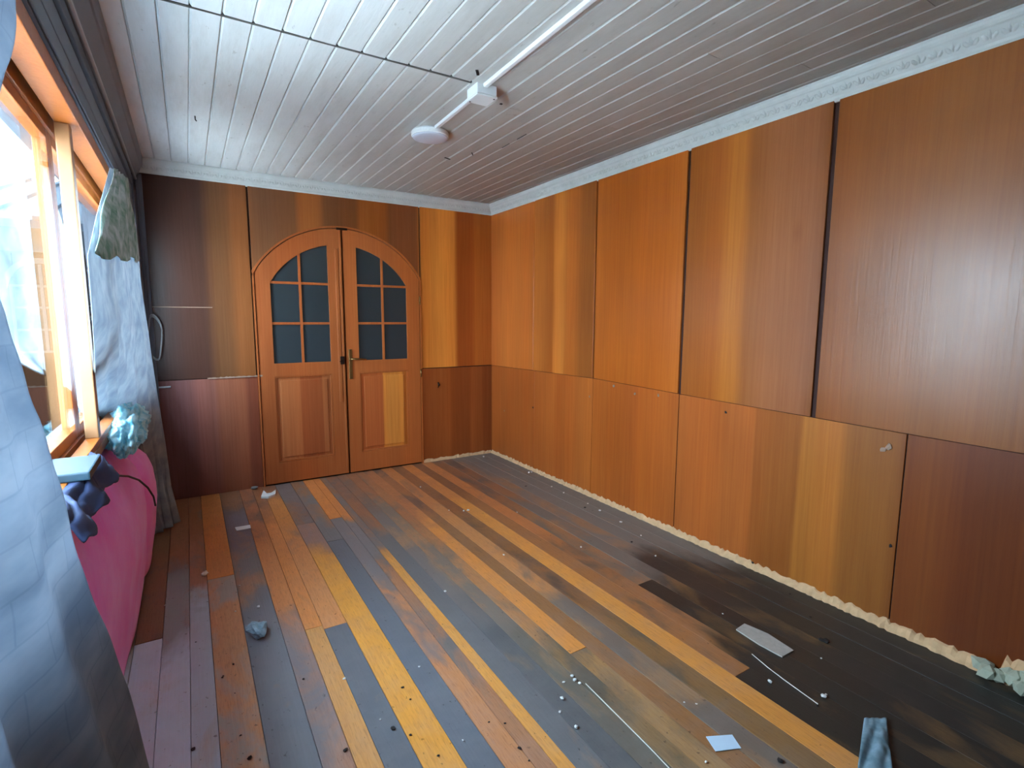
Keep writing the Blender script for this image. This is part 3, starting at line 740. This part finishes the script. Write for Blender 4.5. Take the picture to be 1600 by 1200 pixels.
# near curtain, left foreground
E_ = [(0, 20, -60, -3.30), (.08, 24, 30, -3.30), (.13, 18, 95, -3.30), (.2, -12, 180, -3.32), (.34, -22, 360, -3.35), (.42, -2, 470, -3.35), (.5, 28, 560, -3.32), (.58, 62, 655, -3.30), (.66, 94, 765, -3.28), (.74, 122, 870, -3.25), (.8, 150, 945, -3.22), (.9, 200, 1078, -3.18), (.96, 235, 1200, -3.2), (1, 272, 1330, -3.22)]
def near_curtain(u, v):
    e = at_y(*lerp(E_, v))
    q = Vector((e.x-.02-.05*v, -4.9, e.z+.03))
    p = e.lerp(q, u)
    w = min(1, u*5)
    p.x += (.010+.014*v)*w*math.sin(u*46+2*math.sin(v*4)+v*3) + .014*w*mnoise.noise(Vector((u*9, v*6, 1)))
    p.x -= .03*math.sin(math.pi*u)*v
    p.y += .006*math.sin(v*31)+.004*math.sin(v*77)
    return p
nc = tag(grid_obj('curtain', 160, 120, near_curtain, M['near_sheer']), 'pale blue-grey curtain filling the left foreground, close to the viewer', 'curtain')

# ------------------------------------------------------------------ pink couch along the window wall
couch = tag(empty('couch', (-2.77, -2.0, 0)), 'bright pink plush couch pushed under the window, half hidden by the near curtain', 'couch')
sec = [(-2.690, .03), (-2.678, .12), (-2.660, .24), (-2.646, .35), (-2.644, .42), (-2.656, .50), (-2.685, .575), (-2.725, .63), (-2.78, .66), (-2.83, .64), (-2.85, .55), (-2.85, .3), (-2.85, .03)]
def couch_body(name, y0, y1, n, hs, mat):
    bm = bmesh.new(); rings = []; N = len(sec)
    # refine section
    pts = []
    for i in range(N):
        a = sec[i]; b = sec[(i+1) % N]
        for k in range(3): pts.append((a[0]+(b[0]-a[0])*k/3, a[1]+(b[1]-a[1])*k/3))
    for j in range(n+1):
        t = j/n; y = y0+(y1-y0)*t
        e = min(t, 1-t)*abs(y1-y0)
        s = 1-.22*math.exp(-(e/.05)) if e < .3 else 1
        ring = []
        for (x, z) in pts:
            cx, cz = -2.78, .35
            xx = cx+(x-cx)*s; zz = cz+(z-cz)*(s if z > cz else 1)*1.0
            if zz > .35: zz = .35+(zz-.35)*hs(t)
            xx -= .042*max(0, -y-.93)*max(0, min(1, (xx+2.85)/.2))
            w = mnoise.noise(Vector((x*7, y*3, z*5)))*.014
            ring.append(bm.verts.new((min(xx+w*.7, -2.63), y, max(.03, zz+w*(1 if z > .2 else 0)))))
        rings.append(ring)
    P = len(pts)
    for A, B in zip(rings, rings[1:]):
        for k in range(P): bm.faces.new((A[k], A[(k+1) % P], B[(k+1) % P], B[k]))
    for R_, y in ((rings[0], y0), (rings[-1], y1)):
        c = bm.verts.new((-2.765, y+(.02 if y == y0 else -.02), .34))
        for k in range(P): bm.faces.new((R_[k], R_[(k+1) % P], c))
    return obj(name, bm, mat, couch, smooth=True)
couch_body('armrest', -.93, -1.34, 24, lambda t: 1.0+.16*t, M['pink'])
couch_body('backrest', -1.35, -3.15, 60, lambda t: 1.20+.34*t, M['pink'])
for y in (-1.1, -2.2, -2.9):
    bm = bmesh.new(); lathe(bm, [(.018, 0), (.022, .01), (.024, .05)], (-2.79, y), 12); obj('leg', bm, M['dark_chip'], couch)

# crumpled cloth on the far end of the couch
bm = bmesh.new(); bmesh.ops.create_icosphere(bm, subdivisions=5, radius=1)
for v in bm.verts:
    n = v.co.normalized(); r = 1+.35*mnoise.noise(n*2.3)+.22*abs(mnoise.noise(n*5+Vector((3, 1, 2))))+.1*mnoise.noise(n*11)
    v.co = Vector((-2.700+n.x*.062*r, -1.66+n.y*.30*r, .835+n.z*.085*r))
tag(obj('crumpled_cloth', bm, M['crumple'], smooth=True), 'crumpled pale turquoise cloth lying on the far end of the pink couch', 'cloth')
# flat box, folded cloth and cable on the couch
bm = bmesh.new(); box(bm, -2.80, -2.690, -2.70, -2.50, .893, .915, .004)
bx_ = tag(obj('flat_box', bm, M['teal_box']), 'flat blue-grey plastic box lying on dark cloth on the couch, below the window sill', 'box')
def cloth_heap(u, v):
    x = -2.76+.085*u+.012*math.sin(v*17); y = -2.95+.62*v
    z = .89-.07*u*u+.02*abs(math.sin(u*9+v*11))*math.sin(math.pi*u)+.012*mnoise.noise(Vector((u*5, v*17, 0)))
    return Vector((x, y, min(z, .888)))
tag(grid_obj('folded_cloth', 30, 50, cloth_heap, M['navy'], thick=.006), 'dark navy cloth bunched on the couch under the flat blue-grey box', 'cloth')
bm = bmesh.new()
cpts = [tuple(at_y(a, b, y)) for a, b, y in ((150, 752, -2.45), (165, 748, -2.3), (182, 743, -2.1), (200, 744, -1.9), (217, 750, -1.75), (231, 762, -1.65), (240, 776, -1.6), (243, 790, -1.58))]
tube(bm, cpts, .004, 8)
tag(obj('cable', bm, M['black_rubber'], smooth=True), 'thin black cable trailing over the pink couch from the flat box', 'cable')

# cable loops on the back wall, small bracket
def loops():
    bm = bmesh.new(); pts = []
    for i in range(60):
        t = i/59; a = t*2.6*2*math.pi
        pts.append((-2.652+.040*math.cos(a)+.006*math.sin(3*a), -.052-.006*math.sin(a*2.3)-.01*t, 1.17+.15*math.sin(a)-.02*t))
    tube(bm, pts, .0042, 6); return bm
tag(obj('cable_coil', loops(), M['grey_cable'], smooth=True), 'loop of grey cable hanging on the dark back wall beside the far curtain', 'cable')
bm = bmesh.new(); box(bm, -2.68, -2.585, -.03, -.0062, .812, .822, .002); tube(bm, [(-2.62, -.03, .817), (-2.62, -.045, .817)], .004)
tag(obj('wall_bracket', bm, M['steel']), 'small pale metal bracket low on the dark back wall by the curtain', 'bracket')
bm = bmesh.new(); p = (-.565, -.007, .70); tube(bm, [(p[0], -.0062, p[2]-.025), (p[0]+.006, -.013, p[2]), (p[0]+.002, -.0062, p[2]+.025)], [.006, .011, .006], 8)
tag(obj('wall_hook', bm, M['dark_metal'], smooth=True), 'small dark knob on the low panel right of the door', 'hook')

# ------------------------------------------------------------------ things on the floor
def chunk(bm, c, s, seed, flat=.6, sub=1):
    b = bmesh.new(); bmesh.ops.create_icosphere(b, subdivisions=sub, radius=1); r = random.Random(seed)
    o = Vector((r.uniform(0, 50), r.uniform(0, 50), 0)); ang = r.uniform(0, 6.28); st = r.uniform(.6, 1.5)
    for v in b.verts:
        k = 1+.55*mnoise.noise(v.co*1.6+o)
        q = Vector((v.co.x*k*st, v.co.y*k, v.co.z*k*flat)); ca, sa = math.cos(ang), math.sin(ang)
        v.co = Vector((q.x*ca-q.y*sa, q.x*sa+q.y*ca, q.z))*s
    mz = min(v.co.z for v in b.verts)
    for v in b.verts: v.co += Vector((c[0], c[1], c[2]-mz))
    merge(bm, b)
p = floor_at(402, 994); bm = bmesh.new(); chunk(bm, (p.x, p.y, .001), .034, 5, .75, 3)
tag(obj('stone', bm, M['stone']), 'fist-sized blue-grey piece of rubble lying alone on the left floorboards', 'stone')
p = floor_at(320, 900); bm = bmesh.new(); chunk(bm, (p.x, p.y, .001), .014, 9, .8, 2)
tag(obj('plaster_lump', bm, M['white_scrap']), 'white plaster lump on the orange board nearest the couch', 'rubble')
def quad_card(name, px, th, mat, label, cat, z=.001):
    bm = bmesh.new(); P = [floor_at(a, b) for a, b in px]
    prism(bm, [(q.x, q.y) for q in P], 2, z, z+th)
    return tag(obj(name, bm, mat), label, cat)
quad_card('paper_card', [(1103, 1152), (1144, 1149), (1158, 1170), (1118, 1175)], .002, M['blue_card'], 'small pale blue paper card near the bottom edge of the picture', 'card')
quad_card('paper_strip', [(367, 825), (391, 821), (392, 826), (370, 830)], .004, M['white_scrap'], 'narrow white paper strip on the boards in front of the left door leaf', 'paper')
bm = bmesh.new(); P = [floor_at(a, b) for a, b in ((1150, 985), (1163, 976), (1200, 992), (1240, 1018), (1222, 1028), (1185, 1008))]
prism(bm, [(q.x, q.y) for q in P], 2, .001, .006)
tag(obj('wood_splinter', bm, M['pale_strip']), 'pale splintered strip of wood on the dark boards near the right wall', 'wood scrap')
bm = bmesh.new(); P = [floor_at(a, b) for a, b in ((408, 779), (412, 769), (417, 774), (424, 773), (431, 768), (430, 775), (420, 779))]
prism(bm, [(q.x, q.y) for q in P], 2, .001, .016)
tag(obj('foam_scrap', bm, M['white_scrap']), 'torn white foam scrap at the foot of the left door leaf', 'scrap')
q = floor_at(395, 757); bm = bmesh.new(); chunk(bm, (q.x, -.05, .001), .022, 31, .6, 1)
tag(obj('plaster_lump', bm, plain('grey_plaster', srgb((130, 124, 120)), .9)), 'grey plaster flake against the left door jamb', 'rubble')
# broken plaster heap at the far right
bm = bmesh.new()
for i in range(9):
    chunk(bm, (-.02-.045*random.random(), -3.74-.022*i, .001), random.uniform(.018, .034), 60+i, 1.2, 1)
tag(obj('plaster_rubble', bm, plain('pale_green_plaster', srgb((170, 172, 150)), .9, 0, .2, 60)), 'heap of pale broken plaster at the foot of the right wall', 'rubble', kind='stuff')
# modelled as a raised strip: blue-grey floor film
def mark(u, v):
    a = floor_at(1350+35*u, 1125); b = floor_at(1336+60*u, 1235)
    p = a.lerp(b, v); p.z = .006+.014*abs(math.sin(u*5+v*3))*math.sin(math.pi*max(.05, v*.9))+.004*mnoise.noise(Vector((u*6, v*9, 0))); return p
tag(grid_obj('floor_mark', 16, 30, mark, fabric('blue_grey_mark', srgb((110, 140, 150)), srgb((160, 186, 200)), .2, 20)), 'blue-grey floor film on the dark boards, bottom right', 'mark')
def thread(px, label, r=.0018):
    bm = bmesh.new(); tube(bm, [floor_at(a, b, .003) for a, b in px], r, 5)
    tag(obj('thread', bm, M['thread']), label, 'thread', 'loose threads on the floor')
thread([(915, 1068), (935, 1088), (960, 1113), (985, 1138), (1015, 1168), (1050, 1205), (1080, 1240)], 'long pale thread running along the boards to the bottom edge')
thread([(1175, 1022), (1200, 1043), (1225, 1062), (1250, 1080), (1278, 1100)], 'shorter pale thread beside the dark worn boards on the right')
# crumbs that can be picked out one by one
A = lambda x, y: (200+x/2.5, 720+y/2.5)
B = lambda x, y: (560+x/2.4, 700+y/2.4)
D = lambda x, y: (1000+x/2.667, 750+y/2.667)
def where(px, py):
    if px > 1060 and py > 900: return 'on the dark boards near the splintered wood strip' if px > 1180 else 'on the boards around the pale blue card'
    if px > 800 and py < 880: return 'in the dust along the foot of the right wall'
    if 855 < px and py > 1040: return 'in the cluster by the end of the long thread'
    if py < 820: return 'on the far boards near the door wall'
    if px < 460: return 'on the left boards around the grey stone'
    if py > 1000: return 'on the striped boards at the bottom middle'
    return 'on the middle floorboards'
crumbs = [(A(145, 568), 5), (A(435, 490), 4), (A(510, 575), 7), (A(420, 590), 4), (A(845, 855), 6), (B(545, 402), 5), (B(325, 540), 6), (B(228, 822), 4), (B(82, 1022), 4), (B(392, 1100), 4),
          (B(817, 1050), 8), (B(765, 945), 8), (B(755, 993), 5), (B(770, 882), 6), (B(800, 860), 8), (B(830, 885), 7), (B(812, 875), 9), (B(640, 95), 12), (B(652, 92), 8), (B(770, 170), 8), (B(725, 147), 6), (B(905, 237), 7), (B(985, 280), 8),
          (B(1115, 407), 7), (B(470, 35), 10), (B(395, 238), 9), (B(412, 236), 10), (B(340, 236), 6), (B(835, 375), 8), (B(595, 243), 5), (B(233, 148), 6), (D(185, 930), 4), (D(235, 935), 3), (D(765, 905), 8), (D(775, 900), 5), (D(540, 845), 8), (D(755, 745), 4), (D(65, 320), 6),
          (B(1060, 330), 6), (B(860, 210), 6), (D(345, 560), 4), (D(275, 1180), 5)]
for i, ((px, py), s) in enumerate(crumbs):
    q = floor_at(px, py); bm = bmesh.new(); chunk(bm, (min(q.x, -.05), q.y, .001), s*.001, 100+i, .6)
    w = where(px, py); tag(obj('crumb', bm, M['white_scrap']), 'tiny white plaster crumb '+w, 'crumb', 'white crumbs '+w)
chips = [(A(265, 710), 4), (A(412, 797), 5), (A(368, 850), 5), (A(372, 843), 4), (A(418, 910), 3), (A(255, 1130), 7), (A(475, 1165), 7), (A(850, 1133), 8), (A(440, 1075), 3), (A(810, 600), 3), (A(685, 855), 4),
         (B(628, 145), 8), (B(550, 1035), 5), (B(195, 1078), 5), (B(300, 1157), 5), (B(130, 1055), 9), (B(195, 945), 4), (B(1025, 355), 8), (B(850, 225), 10), (B(165, 900), 5), (B(490, 1030), 4), (B(605, 1130), 6), (B(640, 1175), 4),
         (D(585, 1175), 9), (D(775, 675), 14), (D(760, 672), 12), (D(710, 575), 6), (D(625, 478), 7), (D(740, 945), 6)]
for i, ((px, py), s) in enumerate(chips):
    q = floor_at(px, py); bm = bmesh.new(); chunk(bm, (q.x, q.y, .001), s*.001, 200+i, .4)
    w = where(px, py); tag(obj('dirt_chip', bm, M['dark_chip']), 'tiny dark dirt chip '+w, 'dirt', 'dark chips '+w)
# knocks and nail holes in the panels, with torn pale veneer
def scar(x, y, z, r, mat, par, axis):
    bm = bmesh.new(); b = bmesh.new(); chunk(b, (0, 0, 0), r, int(abs(x*100)+abs(y*77)+z*31), .25)
    for v in b.verts:
        q = v.co.copy()
        v.co = Vector((x-q.z, y+q.x, z+q.y)) if axis == 0 else Vector((x+q.x, y-q.z, z+q.y))
    merge(bm, b); obj('scar', bm, mat, par)
for (y, z, r, mm) in ((-1.70, .845, .012, 'ledge'), (-1.90, .815, .008, 'ledge'), (-1.45, .74, .008, 'ledge'), (-.72, .55, .009, 'dark_chip'), (-.25, .45, .009, 'ledge'), (-2.10, .83, .008, 'ledge'), (-3.36, .775, .014, 'ledge'), (-3.34, .76, .01, 'ledge'), (-2.58, .80, .007, 'dark_chip'), (-3.40, .36, .007, 'dark_chip'), (-2.79, .03, .008, 'dark_chip')):
    scar(-.0078, y, z, r, M[mm], wall_right, 0)

# ------------------------------------------------------------------ outside, seen through the glass
bm = bmesh.new(); box(bm, -40, -2.96, -30, 40, -.5, -.22); tag(obj('ground', bm, M['soil']), 'bare ground outside the window', 'ground'); bpy.data.objects['ground']['kind'] = 'structure'
bm = bmesh.new(); prism(bm, [(-2.95, 2.50), (-3.30, 2.42), (-3.30, 2.39), (-2.95, 2.46)], 1, -6.2, 1.2)
tag(obj('eave', bm, M['soffit']), 'pale blue painted eave outside above the window', 'eave')
bpy.data.objects['eave']['kind'] = 'structure'
shed = tag(empty('outbuilding', (-4.6, 3.6, -.6)), 'brown timber outbuilding with grey metal roof seen through the window glass', 'building')
bm = bmesh.new(); box(bm, -7.5, -2.99, 3.6, 6.5, -.6, 2.02); obj('wall', bm, M['shed_wall'], shed)
for i in range(26):
    x = -7.45+.17*i
    bm = bmesh.new(); box(bm, x, x+.155, 3.565, 3.599, -.6, 2.0, .004); obj('board', bm, M['shed_wall'], shed)
bm = bmesh.new(); box(bm, -7.5, -7.3, 1.1, 3.6, -.3, 2.0); obj('shade_wall', bm, M['shed_wall'], shed)  # unseen wall, added to keep sky light out of the veranda
bm = bmesh.new(); box(bm, -3.1, -2.98, 1.1, 3.6, -.3, 2.0); obj('shade_wall', bm, M['shed_wall'], shed)  # its unseen pair, also added to darken the veranda
bm = bmesh.new(); prism(bm, [(1.0, 1.96), (1.0, 2.02), (4.4, 2.95), (7.0, 2.2), (7.0, 2.14), (4.4, 2.87)], 0, -7.7, -2.97); rf = obj('roof', bm, M['roof_metal'], shed)  # front drawn forward as an added veranda that shades the wall
for i in range(16):
    bm = bmesh.new(); x = -7.6+.3*i
    prism(bm, [(.99, 2.022), (.99, 2.05), (4.4, 2.985), (4.4, 2.952)], 0, x, x+.04); obj('seam', bm, M['roof_metal'], rf)
wf = empty('window', (-3.85, 3.56, .9), shed); wf.location -= Vector(shed.location)
def a2(x, R=.27): return 1.62+math.sqrt(max(0, R*R-(x+3.83)**2))
bm = bmesh.new(); strip(bm, arc_xs(-4.08, -3.58, 12), lambda x: .9, lambda x: a2(x), 3.55, 3.562); obj('pane', bm, M['shed_dark'], wf)
bm = bmesh.new()
strip(bm, arc_xs(-4.12, -3.54, 14), lambda x: a2(x, .271) if abs(x+3.83) < .26 else 1.60, lambda x: a2(x, .33), 3.53, 3.56)
for x in (-4.09, -3.83, -3.57): box(bm, x-.015, x+.015, 3.53, 3.55, .9, 1.64 if abs(x+3.83) > .1 else 1.88)
for z in (.9, 1.15, 1.4, 1.64): box(bm, -4.1, -3.56, 3.531, 3.551, z-.012, z+.012)
obj('window_frame', bm, plain('grey_outbuilding_window_frame', srgb((70, 74, 80)), .8, 0, .1, 9, 0, .1), wf)
